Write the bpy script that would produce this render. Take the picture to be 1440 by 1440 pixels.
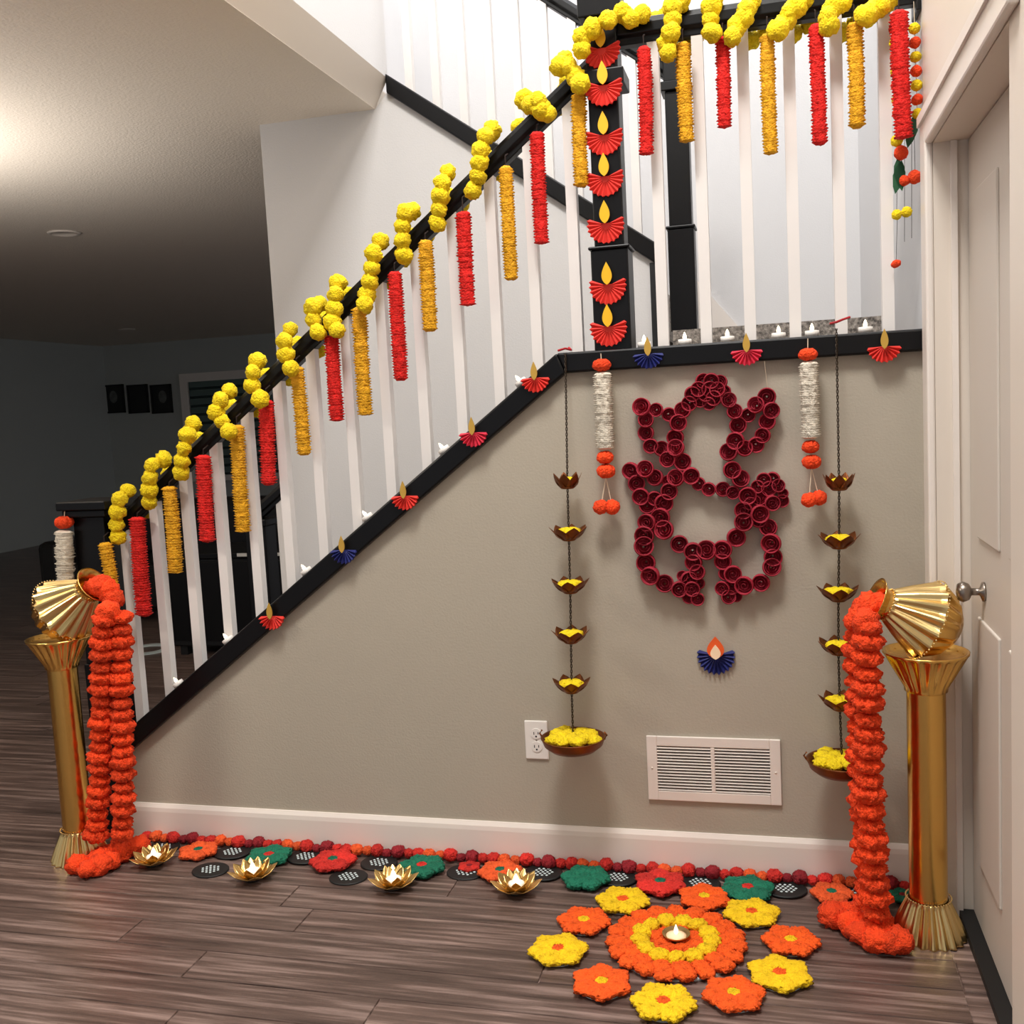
import bpy, math, random
from mathutils import Vector, Matrix
random.seed(7)
scn = bpy.context.scene
for o in list(bpy.data.objects): bpy.data.objects.remove(o)
col = scn.collection

# ------------------------------------------------------------------ camera
CP = Vector((0.0, -2.98441347, 1.42431952)); YAW, PITCH, ROLL, FPX = .258628405, -.0989894458, -.0524545288, 1418.95
_f = Vector((-math.sin(YAW)*math.cos(PITCH), math.cos(YAW)*math.cos(PITCH), math.sin(PITCH)))
_r0 = Vector((math.cos(YAW), math.sin(YAW), 0)); _u0 = _r0.cross(_f)
_r = math.cos(ROLL)*_r0 + math.sin(ROLL)*_u0; _u = -math.sin(ROLL)*_r0 + math.cos(ROLL)*_u0
cam = bpy.data.cameras.new('camera'); cam.sensor_width = 36; cam.lens = FPX*36/1440; cam.clip_start = .02
co = bpy.data.objects.new('camera', cam); col.objects.link(co)
co.matrix_world = Matrix(((_r.x, _u.x, -_f.x, CP.x), (_r.y, _u.y, -_f.y, CP.y), (_r.z, _u.z, -_f.z, CP.z), (0, 0, 0, 1)))
scn.camera = co
def ray(px, py): return _f + _r*((px-720)/FPX) + _u*((720-py)/FPX)
def W(px, py, Y=0.0):                       # measured point -> place on the upright plane y = Y
    d = ray(px, py); return CP + d*((Y-CP.y)/d.y)
def G(px, py, z=0.0):                       # measured point -> place on the level plane z
    d = ray(px, py); return CP + d*((z-CP.z)/d.z)

# ------------------------------------------------------------------ world, lamps, exposure
wd = bpy.data.worlds.new('world'); scn.world = wd; wd.use_nodes = True
bg = wd.node_tree.nodes['Background']; bg.inputs[0].default_value = (.93, .95, 1, 1); bg.inputs[1].default_value = .5
def area(name, loc, size, power, color, target=None, sy=None):
    l = bpy.data.lights.new(name, 'AREA'); l.energy = power; l.color = color; l.size = size
    if sy: l.shape = 'RECTANGLE'; l.size_y = sy
    o = bpy.data.objects.new(name, l); col.objects.link(o); o.location = loc
    if target is not None: o.rotation_euler = (Vector(target)-Vector(loc)).to_track_quat('-Z', 'Y').to_euler()
    return o
area('foyer_ceiling_light_offscreen', (-.5, -1.9, 5.0), .9, 165, (1, .96, .91), (-.5, -1.5, 0))
area('stairwell_ceiling_light_offscreen', (-.5, 1.1, 5.2), 1.3, 72, (.98, .98, 1), (-.5, 1.1, 0))
area('hall_fill_light_offscreen', (-3.2, -1.6, 2.66), .5, 34, (1, .9, .78), (-3.2, -1.6, 0))  # assumed lamp, added out of view to brighten the hall and its ceiling
vs = scn.view_settings; vs.view_transform = 'Standard'; vs.look = 'None'; vs.gamma = 1; vs.exposure = 0.08; vs.use_curve_mapping = False

# ------------------------------------------------------------------ materials
def lin(c):
    c = c/255; return c/12.92 if c <= .04045 else ((c+.055)/1.055)**2.4
def S(r, g, b): return (lin(r), lin(g), lin(b), 1)
def mat(name, rgb, rough=.6, metal=0, var=.0, vscale=8, bump=0, bscale=60, rand=0, spec=.5, stretch=None, coat=0, emit=None, estr=0, sheen=0):
    m = bpy.data.materials.new(name); m.use_nodes = True; n = m.node_tree.nodes; l = m.node_tree.links
    b = n['Principled BSDF']; c = S(*rgb); b.inputs['Base Color'].default_value = c
    b.inputs['Roughness'].default_value = rough; b.inputs['Metallic'].default_value = metal; b.inputs['Specular IOR Level'].default_value = spec
    if coat: b.inputs['Coat Weight'].default_value = coat; b.inputs['Coat Roughness'].default_value = .1
    if sheen: b.inputs['Sheen Weight'].default_value = sheen
    if emit: b.inputs['Emission Color'].default_value = S(*emit); b.inputs['Emission Strength'].default_value = estr
    tc = n.new('ShaderNodeTexCoord'); vec = tc.outputs['Object']
    if stretch:
        mp = n.new('ShaderNodeMapping'); mp.inputs['Scale'].default_value = stretch; l.new(vec, mp.inputs[0]); vec = mp.outputs[0]
    src = None
    if var:
        t = n.new('ShaderNodeTexNoise'); t.inputs['Scale'].default_value = vscale; t.inputs['Detail'].default_value = 5; l.new(vec, t.inputs[0])
        r = n.new('ShaderNodeValToRGB'); r.color_ramp.elements[0].position = .3; r.color_ramp.elements[1].position = .7
        r.color_ramp.elements[0].color = [x*(1-var) for x in c[:3]]+[1]; r.color_ramp.elements[1].color = [min(1, x*(1+var)) for x in c[:3]]+[1]
        l.new(t.outputs[0], r.inputs[0]); src = r.outputs[0]
    if rand:
        oi = n.new('ShaderNodeObjectInfo'); mr = n.new('ShaderNodeMapRange'); mr.inputs[3].default_value = 1-rand; mr.inputs[4].default_value = 1+rand
        l.new(oi.outputs['Random'], mr.inputs[0]); h = n.new('ShaderNodeHueSaturation'); l.new(mr.outputs[0], h.inputs['Value'])
        if src: l.new(src, h.inputs['Color'])
        else: h.inputs['Color'].default_value = c
        src = h.outputs[0]
    if src: l.new(src, b.inputs['Base Color'])
    if bump:
        t2 = n.new('ShaderNodeTexNoise'); t2.inputs['Scale'].default_value = bscale; t2.inputs['Detail'].default_value = 3; l.new(vec, t2.inputs[0])
        bp = n.new('ShaderNodeBump'); bp.inputs['Strength'].default_value = bump; bp.inputs['Distance'].default_value = .01; l.new(t2.outputs[0], bp.inputs['Height']); l.new(bp.outputs[0], b.inputs['Normal'])
    return m
M = {}
def mk(k, *a, **kw): M[k] = mat(k, *a, **kw)
mk('wall_beige', (176, 168, 153), .75, var=.02, vscale=3, bump=.12, bscale=140)
mk('wall_white', (208, 207, 207), .7, bump=.08, bscale=140)
mk('wall_grey', (176, 180, 177), .8, bump=.08, bscale=120)
mk('ceiling', (226, 215, 200), .85, bump=.35, bscale=90)
mk('trim_white', (232, 224, 216), .4)
mk('trim_cream', (222, 212, 200), .45)
mk('baluster_white', (228, 224, 221), .4)
mk('black_lacquer', (7, 7, 9), .36, spec=.28)
mk('black_matte', (10, 10, 11), .6)
mk('black_metal', (16, 18, 20), .45)
mk('carpet', (150, 142, 134), .95, var=.75, vscale=90, bump=.8, bscale=300)
mk('gold', (238, 192, 106), .24, 1, bump=.03, bscale=30)
mk('gold_pale', (226, 196, 134), .28, 1)
mk('gold_lotus', (238, 204, 132), .3, 1)
mk('copper', (122, 70, 36), .42, .75, var=.25, vscale=30)
mk('petal_inner', (226, 200, 130), .45, .3)
mk('chain', (58, 48, 38), .5, .6)
F = dict(bump=.9, bscale=170, var=.12, vscale=60, sheen=0)
mk('yellow_marigold', (250, 216, 8), .85, rand=.06, **F)
mk('orange_marigold', (255, 92, 10), .85, rand=.06, **F)
mk('redorange_garland', (255, 70, 12), .85, rand=.14, **F)
mk('yellow_crepe', (252, 204, 6), .85, rand=.05, **F)
mk('orange_crepe', (250, 178, 24), .8, **F)
mk('red_crepe', (236, 28, 20), .8, **F)
mk('cloth_red', (214, 40, 30), .8, rand=.2, **F)
mk('cloth_orange', (240, 92, 34), .8, rand=.1, **F)
mk('cloth_darkred', (150, 22, 34), .8, rand=.15, **F)
mk('cloth_green', (8, 112, 84), .8, rand=.12, **F)
mk('leaf_green', (20, 78, 44), .5, var=.2)
mk('rose_paper', (150, 16, 42), .75, rand=.12, var=.1, vscale=40)
mk('white_tuberose', (240, 230, 212), .9, bump=.4, bscale=220, var=.08, vscale=90)
mk('string', (220, 205, 180), .9)
mk('string_dark', (40, 26, 22), .8)
mk('ribbon_red', (176, 24, 34), .6)
mk('paper_red', (216, 50, 40), .7)
mk('paper_pink', (206, 40, 66), .7)
mk('paper_blue', (28, 36, 104), .6)
mk('flame_yellow', (236, 182, 22), .5)
mk('flame_gold', (200, 160, 70), .5, .3)
mk('flame_orange', (232, 92, 30), .6)
mk('flame_core', (255, 226, 190), .6)
mk('plastic_white', (236, 232, 226), .4)
mk('bulb', (255, 246, 225), .4, emit=(255, 236, 200), estr=2.5)
mk('dark_slot', (40, 40, 42), .8)
mk('duct_metal', (138, 140, 142), .5, .4)
mk('mat_black', (14, 15, 15), .6, rand=.1)
mk('mat_white', (205, 220, 222), .7)
mk('knob_steel', (150, 140, 130), .3, 1)
mk('photo_dark', (22, 24, 24), .5, var=.4, vscale=14)
mk('photo_light', (92, 94, 92), .6, var=.3, vscale=20)
mk('blind', (92, 112, 108), .5)
mk('glass_dark', (34, 54, 52), .12, spec=.6)
mk('leather_black', (11, 11, 13), .45, bump=.2, bscale=60)
mk('cloth_blue', (20, 46, 86), .8)
mk('paper_white', (220, 220, 216), .8)
mk('door_white', (206, 198, 188), .5)
def floor_mat(name, rand):
    m = mat(name, (112, 88, 79), .34, rand=0, bump=.12, bscale=40, stretch=(1.2, 14, 1)); n = m.node_tree.nodes; l = m.node_tree.links; b = n['Principled BSDF']
    tc = n.new('ShaderNodeTexCoord'); mp = n.new('ShaderNodeMapping'); mp.inputs['Scale'].default_value = (1.3, 26, 1); l.new(tc.outputs['Object'], mp.inputs[0])
    oi = n.new('ShaderNodeObjectInfo'); ad = n.new('ShaderNodeVectorMath'); l.new(mp.outputs[0], ad.inputs[0]); cx = n.new('ShaderNodeCombineXYZ'); mu = n.new('ShaderNodeMath'); mu.operation = 'MULTIPLY'; mu.inputs[1].default_value = 37
    l.new(oi.outputs['Random'], mu.inputs[0]); l.new(mu.outputs[0], cx.inputs[0]); l.new(mu.outputs[0], cx.inputs[1]); l.new(cx.outputs[0], ad.inputs[1])
    t = n.new('ShaderNodeTexNoise'); t.inputs['Scale'].default_value = 1.6; t.inputs['Detail'].default_value = 8; t.inputs['Roughness'].default_value = .62; l.new(ad.outputs[0], t.inputs[0])
    r = n.new('ShaderNodeValToRGB'); e = r.color_ramp.elements; e[0].position = .28; e[0].color = S(52, 40, 36); e[1].position = .72; e[1].color = S(160, 138, 130)
    k = e.new(.5); k.color = S(97, 79, 72); l.new(t.outputs[0], r.inputs[0])
    h = n.new('ShaderNodeHueSaturation'); mr = n.new('ShaderNodeMapRange'); mr.inputs[3].default_value = 1-rand; mr.inputs[4].default_value = 1+rand; l.new(oi.outputs['Random'], mr.inputs[0])
    l.new(mr.outputs[0], h.inputs['Value']); l.new(r.outputs[0], h.inputs['Color']); l.new(h.outputs[0], b.inputs['Base Color']); return m
M['plank'] = floor_mat('plank', .16)

# ------------------------------------------------------------------ builders
class MB:
    def __init__(s): s.v = []; s.f = []
    def add(s, v, f):
        k = len(s.v); s.v += [tuple(x) for x in v]; s.f += [tuple(i+k for i in q) for q in f]; return s
    def box(s, x0, x1, y0, y1, z0, z1):
        v = [(x, y, z) for z in (z0, z1) for y in (y0, y1) for x in (x0, x1)]
        return s.add(v, [(0, 2, 3, 1), (4, 5, 7, 6), (0, 1, 5, 4), (2, 6, 7, 3), (0, 4, 6, 2), (1, 3, 7, 5)])
    def prism(s, pts, y0, y1):               # polygon in (x,z), extruded along y
        n = len(pts); v = [(x, y0, z) for x, z in pts]+[(x, y1, z) for x, z in pts]
        f = [tuple(range(n)), tuple(range(2*n-1, n-1, -1))]+[(i, i+n, (i+1) % n+n, (i+1) % n) for i in range(n)]
        return s.add(v, f)
    def sweep(s, prof, p0, p1):              # profile in (y,z) offsets, plumb-cut ends
        n = len(prof); v = [(p[0], p[1]+a, p[2]+b) for p in (p0, p1) for a, b in prof]
        return s.add(v, [tuple(range(n-1, -1, -1)), tuple(range(n, 2*n))]+[(i, (i+1) % n, (i+1) % n+n, i+n) for i in range(n)])
    def tube(s, pts, r, seg=8, caps=True):
        pts = [Vector(p) for p in pts]; rings = []
        for i, p in enumerate(pts):
            d = (pts[min(i+1, len(pts)-1)]-pts[max(i-1, 0)]).normalized()
            a = d.cross(Vector((0, 0, 1)) if abs(d.z) < .9 else Vector((1, 0, 0))).normalized(); b = d.cross(a)
            rr = r[i] if isinstance(r, (list, tuple)) else r
            rings.append([p+(a*math.cos(t)+b*math.sin(t))*rr for t in [2*math.pi*k/seg for k in range(seg)]])
        return s.rings(rings, caps)
    def rings(s, rings, caps=True):
        n = len(rings[0]); v = [q for g in rings for q in g]; f = []
        for i in range(len(rings)-1):
            for k in range(n): f.append((i*n+k, i*n+(k+1) % n, (i+1)*n+(k+1) % n, (i+1)*n+k))
        if caps: f.append(tuple(range(n-1, -1, -1))); f.append(tuple(range((len(rings)-1)*n, len(rings)*n)))
        return s.add(v, f)
    def lathe(s, prof, seg=32, flute=0, nf=0, caps=False, c=(0, 0, 0)):
        rings = []
        for r, z, *fl in prof:
            a = fl[0] if fl else flute
            rings.append([(c[0]+r*(1-a*(.5-.5*math.cos(nf*t)))*math.cos(t), c[1]+r*(1-a*(.5-.5*math.cos(nf*t)))*math.sin(t), c[2]+z) for t in [2*math.pi*k/seg for k in range(seg)]])
        return s.rings(rings, caps)
    def mesh(s, name, m, smooth=False):
        me = bpy.data.meshes.new(name); me.from_pydata(s.v, [], s.f); me.validate(); me.update()
        me.materials.append(M[m] if isinstance(m, str) else m)
        if smooth: me.polygons.foreach_set('use_smooth', [True]*len(me.polygons))
        return me
    def build(s, name, m, parent=None, smooth=False, loc=None, bevel=0):
        o = link(name, s.mesh(name, m, smooth), parent, loc)
        if bevel: b = o.modifiers.new('bevel', 'BEVEL'); b.width = bevel; b.segments = 2; b.limit_method = 'ANGLE'
        return o
def link(name, me, parent=None, loc=None, rot=None, scale=None):
    o = bpy.data.objects.new(name, me); col.objects.link(o)
    if parent: o.parent = parent
    if loc is not None: o.location = loc
    if rot is not None: o.rotation_euler = rot
    if scale is not None: o.scale = scale if isinstance(scale, (tuple, list)) else (scale,)*3
    return o
def tag(o, label, cat, group=None):
    o['label'] = label; o['category'] = cat
    if group: o['group'] = group
    return o
def thing(name, label, cat, loc=(0, 0, 0), rot=(0, 0, 0), group=None):
    o = bpy.data.objects.new(name, None); o.empty_display_size = .05; col.objects.link(o); o.location = loc; o.rotation_euler = rot
    return tag(o, label, cat, group)
def struct(o, label, cat): o['kind'] = 'structure'; return tag(o, label, cat)
ORD = ['', 'lowest', 'second', 'third', 'fourth', 'fifth', 'sixth', 'seventh', 'eighth', 'ninth', 'tenth', 'eleventh', 'twelfth']

def fluffy(name, m, r, sub=3, amp=.16, sq=1.0, seed=1):
    import bmesh
    bm = bmesh.new(); bmesh.ops.create_icosphere(bm, subdivisions=sub, radius=1); rnd = random.Random(seed)
    for v in bm.verts:
        k = r*(1+amp*(rnd.random()-.6)); v.co = v.co*k; v.co.z *= sq
    me = bpy.data.meshes.new(name); bm.to_mesh(me); bm.free(); me.materials.append(M[m]); me.polygons.foreach_set('use_smooth', [True]*len(me.polygons)); return me
def lobed(name, m, r, lobes=5, h=.5, seed=1, seg=40, rows=9, wave=.2, nz=.13):   # crumpled crepe blossom, flattish
    rnd = random.Random(seed); rings = []
    for i in range(rows+1):
        u = i/rows; th = math.pi*(u*.98+.01); g = []
        for k in range(seg):
            t = 2*math.pi*k/seg; rr = r*math.sin(th)**.75*(1-wave*(.5-.5*math.cos(lobes*t))*math.sin(th))*(1+nz*(rnd.random()-.5))
            g.append((rr*math.cos(t), rr*math.sin(t), r*h*math.cos(th)*(1+.25*(rnd.random()-.5))+r*h))
        rings.append(g)
    return MB().rings(rings[::-1]).mesh(name, m, True)
POM_Y = [fluffy('pompom', 'yellow_marigold', .0285, 3, .26, .92, s) for s in range(4)]
# ------------------------------------------------------------------ the setting
XR = .404; CEIL = 2.675
struct(MB().box(-10.5, 2.2, -6, 10.5, -.12, -.004).build('floor', 'plank'), 'brown wood plank floor under the garlands', 'floor')
fl = bpy.data.objects['floor']
pl_y0 = -2.38; pw = .132; plk = {}
def plank_mesh(L):
    k = round(L, 2)
    if k not in plk:
        mb = MB(); e = .0012; w = pw-.0012
        v = [(e, e, -.0035), (k-e, e, -.0035), (k-e, w, -.0035), (e, w, -.0035), (e+.0015, e+.0015, 0), (k-e-.0015, e+.0015, 0), (k-e-.0015, w-.0015, 0), (e+.0015, w-.0015, 0)]
        mb.add(v, [(4, 5, 6, 7), (0, 1, 5, 4), (1, 2, 6, 5), (2, 3, 7, 6), (3, 0, 4, 7)]); plk[k] = mb.mesh('plank', 'plank')
    return plk[k]
for j in range(44):
    y = pl_y0+j*pw
    xa, xb = (-5.2, .40) if y < -.14 else (-6.4, -2.05)
    if y < -.14: xa = -3.9
    x = xa-(.37*(j*7 % 5)) ; x = max(x, xa-1.3)
    while x < xb:
        L = 1.22
        if x+L > xb+.0: L = max(.12, round(xb-x, 2))
        link('plank', plank_mesh(L), fl, (x, y, 0)); x += L
def cz_top(x): return 1.59+.755*(x+.621)
def cz_bot(x): return .312+.755*(x+2.21)
XL = -2.25
xm = -2.21+(1.53-.312)/.755
VC = W(1003, 1082, 0); v0, v1, vz0, vz1 = VC.x-.166, VC.x+.166, VC.z-.07, VC.z+.07
w = MB().prism([(XL, 0), (v0, 0), (v0, 1.53), (xm, 1.53), (XL, cz_bot(XL))], 0, .12)
w.prism([(v1, 0), (XR, 0), (XR, 1.53), (v1, 1.53)], 0, .12); w.prism([(v0, 0), (v1, 0), (v1, vz0), (v0, vz0)], 0, .12); w.prism([(v0, vz1), (v1, vz1), (v1, 1.53), (v0, 1.53)], 0, .12)
w = w.build('wall_stair', 'wall_beige')
struct(w, 'beige wall under the staircase below the black cap', 'wall')
c = MB().prism([(XL, cz_bot(XL)), (xm, 1.53), (-.621, 1.59), (XL, cz_top(XL))], -.028, .148).build('trim_1', 'black_lacquer', bevel=.006)
struct(c, 'black sloping cap along the stair wall', 'trim')
c = MB().prism([(xm, 1.53), (XR, 1.53), (XR, 1.59), (-.621, 1.59)], -.028, .148).build('trim_2', 'black_lacquer', bevel=.006)
struct(c, 'black level cap along the landing edge', 'trim')
b = MB().box(XL, XR, -.014, 0, 0, .098).build('baseboard_stair', 'trim_white')
MB().prism([(0, 0), (0, 0), (0, 0)], 0, 0) if False else None
MB().sweep([(0, .098), (-.014, .098), (-.012, .112), (-.005, .125), (0, .125)], (XL, 0, 0), (XR, 0, 0)).build('moulding', 'trim_white', b)
struct(b, 'white baseboard along the foot of the stair wall', 'baseboard')
# stairwell partition behind the first flight and its black cap
w = MB().prism([(-2.06, 0), (-.43, 0), (-.43, 1.975), (-1.478, 2.74), (-1.54, CEIL), (-2.06, CEIL)], 1.0, 1.12).build('wall_partition', 'wall_white')
struct(w, 'white partition wall behind the first flight of stairs', 'wall')
c = MB().prism([(-.42, 1.955), (-.42, 2.035), (-1.478, 2.80), (-1.478, 2.725)], .972, 1.148).build('trim_3', 'black_lacquer', bevel=.005)
struct(c, 'black sloping cap on the white partition wall', 'trim')
c = MB().box(-.452, -.42, .985, 1.135, 1.45, 1.965).build('trim_4', 'black_metal')
struct(c, 'dark upright trim closing the end of the partition', 'trim')
struct(MB().box(-2.06, XR+.4, 2.1, 2.2, 1.2, 5.4).build('wall_back', 'wall_white'), 'bright white wall at the back of the stairwell', 'wall')
struct(MB().box(XR, XR+.12, 0, 2.1, 1.2, 5.4).build('wall_landing', 'wall_white'), 'white side wall of the landing', 'wall')
w = MB().prism([(-1.5405, CEIL+.0015), (-1.478, 2.788), (-1.62, 2.788), (-1.62, CEIL+.0015)], -6, 1.0).build('wall_bulkhead', 'trim_cream')
struct(w, 'upper hall bulkhead wall over the ceiling edge', 'wall')
MB().box(-1.62, -1.478, -6, 1.0, 2.788, 5.4).build('upper_wall', 'wall_white', w)
MB().box(-2.06, -1.62, 1.0, 2.1, CEIL, 5.4).build('upper_wall', 'wall_white', w)
struct(MB().box(-10.5, -1.54, -6, 10.5, CEIL, CEIL+.1).build('ceiling', 'ceiling'), 'textured tan ceiling of the hall and living room', 'ceiling')
struct(MB().box(-9.55, -9.40, -6, 9.9, 0, CEIL).build('wall_left', 'wall_grey'), 'grey side wall of the far living room', 'wall')
struct(MB().box(-9.45, 2, 9.87, 10.0, 0, CEIL).build('wall_far', 'wall_grey'), 'dim grey far wall of the living room', 'wall')
# right wall with the door opening
DH = 2.045; YJ = -.155; YD = -1.02
w = MB().box(XR, XR+.12, YJ, 0, 0, 5.4)
w.box(XR, XR+.12, YD, YJ, DH, 5.4); w.box(XR, XR+.12, -6, YD, 0, 5.4)
struct(w.build('wall_right', 'trim_cream'), 'cream wall with the doorway beside the stair wall', 'wall')
dz = MB().box(XR-.02, XR, YJ-.0, YJ+.085, 0, DH+.085).build('trim_5', 'trim_white', bevel=.006); struct(dz, 'white upright casing of the doorway', 'trim')
dz = MB().box(XR-.02, XR, YD-.085, YJ, DH, DH+.085).build('trim_6', 'trim_white', bevel=.006); struct(dz, 'white head casing above the doorway', 'trim')
MB().box(XR-.027, XR-.02, YD-.085, YJ+.085, DH+.06, DH+.085).build('moulding', 'trim_white', dz)
d = MB().box(XR+.082, XR+.122, YD, YJ-.004, .02, DH-.004).build('door_1', 'door_white')
struct(d, 'white door set back in the right hand doorway', 'door')
for z0, z1 in ((.2, .85), (1.05, 1.9)):
    for y0, y1 in ((-.90, -.62), (-.52, -.27)): MB().box(XR+.076, XR+.084, y0, y1, z0, z1).build('panel', 'door_white', d, bevel=.004)
k = MB().lathe([(.001, 0), (.024, 0), (.024, .006), (.009, .012), (.009, .03), (.02, .036), (.026, .05), (.02, .062), (.001, .066)], 20).build('knob', 'knob_steel', d, True)
k.rotation_euler = (0, -math.pi/2, 0); k.location = (XR+.082, -.335, .925)
st = MB().box(XR+.04, XR+.055, YJ-.012, YJ-.0005, 0, DH-.0005).build('trim_7', 'trim_white'); struct(st, 'thin door stop on the jamb', 'trim')
st = MB().box(XR+.045, XR+.14, YD, YJ-.002, -.003, .018).build('trim_8', 'black_matte'); struct(st, 'black threshold strip under the door', 'trim')

# landing, stairs
t = thing('staircase', 'carpeted stair flight and landing behind the railing', 'stairs', (-.46, .5, 0))
for i in range(7):
    z = .19+i*.19; x0 = -2.15+i*.25; MB().box(x0+.46, XR+.46-.001 if i == 6 else x0+.27+.46, -.38, .5-.001, z-.19 if i == 0 else z-.2, z).build('step', 'carpet', t)
MB().box(-.37+.46, XR+.459, .45, 1.599, 1.40, 1.70).build('step', 'carpet', t)
for i in range(5):
    z = 1.89+i*.19; x1 = -.43-i*.25; MB().box(x1-.27+.46, x1+.46, .622, 1.599, z-.2, z).build('step', 'carpet', t)
sk = MB().prism([(-.42, 2.10), (-.42, 1.70), (-.10, 1.70)], 2.08, 2.099).build('baseboard_stairwell', 'trim_white'); struct(sk, 'white sloping skirting beside the upper carpeted steps', 'baseboard')

# ------------------------------------------------------------------ railings
RY = .06
def rz(x): return 2.331+.7615*(x+.602)
PROF = [(-.018, -.04), (.018, -.04), (.018, -.022), (.030, -.014), (.030, .012), (.022, .03), (-.022, .03), (-.030, .012), (-.030, -.014), (-.018, -.022)]
def newel(parent, x, y, z0, segs):
    r = None
    n = bpy.data.objects.new('newel_post', None); n.empty_display_size = .05; col.objects.link(n); n.parent = parent; n.location = (x, y, z0)
    for nm, h, a, bb, in segs: MB().box(-h, h, -h, h, a-z0, bb-z0).build(nm, 'black_lacquer', n, bevel=.004)
    return n
rail = thing('stair_railing', 'black handrail with white square balusters up the stairs and landing', 'railing', (-1, RY, 0))
def rp(o): return o
def rb(mb, name, m, bevel=0):
    o = mb.build(name, m, rail, bevel=bevel); o.location = (1, -RY, 0); return o
rb(MB().sweep(PROF, (-2.24, RY, rz(-2.24)), (-.49, RY, rz(-.49))), 'handrail', 'black_lacquer', .003)
rb(MB().sweep(PROF, (-.43, RY, 2.497), (XR-.012, RY, 2.497)), 'handrail', 'black_lacquer', .003)
rb(MB().box(XR-.014, XR-.001, RY-.05, RY+.05, 2.43, 2.56), 'rosette', 'black_lacquer', .003)
xs = [-2.201+.1255*i for i in range(14)]
for x in xs:
    if x > -.53: continue
    e = .016; z0, z1 = cz_top(x), rz(x)-.03
    v = [(x+a, RY+b, (min(cz_top(x+a), 1.59)-.004 if k == 0 else rz(x+a)-.032)) for k in (0, 1) for b in (-e, e) for a in (-e, e)]
    rb(MB().add(v, [(0, 2, 3, 1), (4, 5, 7, 6), (0, 1, 5, 4), (2, 6, 7, 3), (0, 4, 6, 2), (1, 3, 7, 5)]), 'baluster', 'baluster_white')
for x in [-.313+.1252*i for i in range(6)]:
    rb(MB().box(x-.016, x+.016, RY-.016, RY+.016, 1.588, 2.462), 'baluster', 'baluster_white')
n1 = newel(rail, -.457+1, 0, 1.586, [('newel_base', .055, 1.588, 1.882), ('newel_collar', .061, 1.882, 1.892), ('newel_shaft', .044, 1.892, 2.345), ('newel_cap', .064, 2.345, 2.388), ('newel_block', .046, 2.388, 2.535), ('newel_top', .062, 2.535, 2.60)])
n0 = newel(rail, -2.303+1, 0, .0, [('newel_base', .068, .0, .62), ('newel_shaft', .062, .62, 1.14), ('newel_collar', .085, 1.14, 1.165), ('newel_top', .098, 1.165, 1.195)])
# second flight railing on the partition
r2 = thing('upper_railing', 'black handrail and white balusters above the white partition wall', 'railing', (-1, 1.06, 2.3))
def cap2(x): return 2.035-.724*(x+.42)
def rz2(x): return 2.968-.76*(x+.735)
o = MB().sweep(PROF, (-1.46+1, 0, rz2(-1.46)-2.3), (-.36+1, 0, rz2(-.36)-2.3)).build('handrail', 'black_lacquer', r2, bevel=.003)
for i in range(9):
    x = -.50-.113*i; e = .016
    v = [(x+1+a, b_, (cap2(x+a)-.004 if kk == 0 else rz2(x+a)-.032)-2.3) for kk in (0, 1) for b_ in (-e, e) for a in (-e, e)]
    MB().add(v, [(0, 2, 3, 1), (4, 5, 7, 6), (0, 1, 5, 4), (2, 6, 7, 3), (0, 4, 6, 2), (1, 3, 7, 5)]).build('baluster', 'baluster_white', r2)
newel(r2, -.332+1, 0, 1.62-2.3, [('newel_base', .05, 1.70-2.3, 2.088-2.3), ('newel_collar', .056, 2.088-2.3, 2.10-2.3), ('newel_shaft', .043, 2.10-2.3, 2.60-2.3), ('newel_cap', .058, 2.60-2.3, 2.635-2.3), ('newel_block', .046, 2.635-2.3, 2.83-2.3), ('newel_top', .06, 2.83-2.3, 2.89-2.3)])
# far side of the first flight: short balustrade left of the partition
r3 = thing('side_railing', 'short black handrail with a single white baluster on the far side of the stairs', 'railing', (-2.3, 1.06, 0))
def rz3(x): return W(380, 705, 1.06).z+.755*(x-W(380, 705, 1.06).x)
MB().sweep(PROF, (-2.235+2.3, 0, rz3(-2.235)), (-2.061+2.3, 0, rz3(-2.061))).build('handrail', 'black_lacquer', r3)
for x in (-2.125,):
    e = .016; z0 = max(0, cz_top(x)-.08)
    v = [(x+2.3+a, b_, z0 if kk == 0 else rz3(x+a)-.03) for kk in (0, 1) for b_ in (-e, e) for a in (-e, e)]
    MB().add(v, [(0, 2, 3, 1), (4, 5, 7, 6), (0, 1, 5, 4), (2, 6, 7, 3), (0, 4, 6, 2), (1, 3, 7, 5)]).build('baluster', 'baluster_white', r3)
newel(r3, -2.235+2.3, 0, 0, [('newel_base', .06, 0, .5), ('newel_shaft', .05, .5, .98), ('newel_top', .06, .98, 1.01)])

strips = [('o', 147, 763, 160, 838, 20), ('r', 193, 727, 203, 866, 23), ('o', 238, 684, 247, 806, 22), ('r', 286, 640, 292, 762, 23), ('o', 333, 598, 342, 748, 22), ('r', 374, 563, 378, 682, 23),
 ('o', 417, 516, 428, 640, 21), ('r', 466, 472, 474, 592, 22), ('o', 505, 432, 514, 584, 22), ('r', 555, 382, 564, 535, 22), ('o', 598, 338, 605, 466, 22), ('r', 651, 298, 658, 430, 22),
 ('o', 711, 234, 719, 394, 20), ('r', 755, 186, 762, 343, 21), ('o', 814, 131, 818, 263, 21), ('r', 905, 66, 909, 218, 20), ('o', 960, 60, 966, 200, 21), ('r', 1016, 52, 1019, 180, 20),
 ('o', 1079, 48, 1084, 217, 21), ('r', 1147, 35, 1153, 204, 21), ('o', 1201, 32, 1205, 180, 22), ('r', 1264, 15, 1271, 195, 25)]
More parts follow.
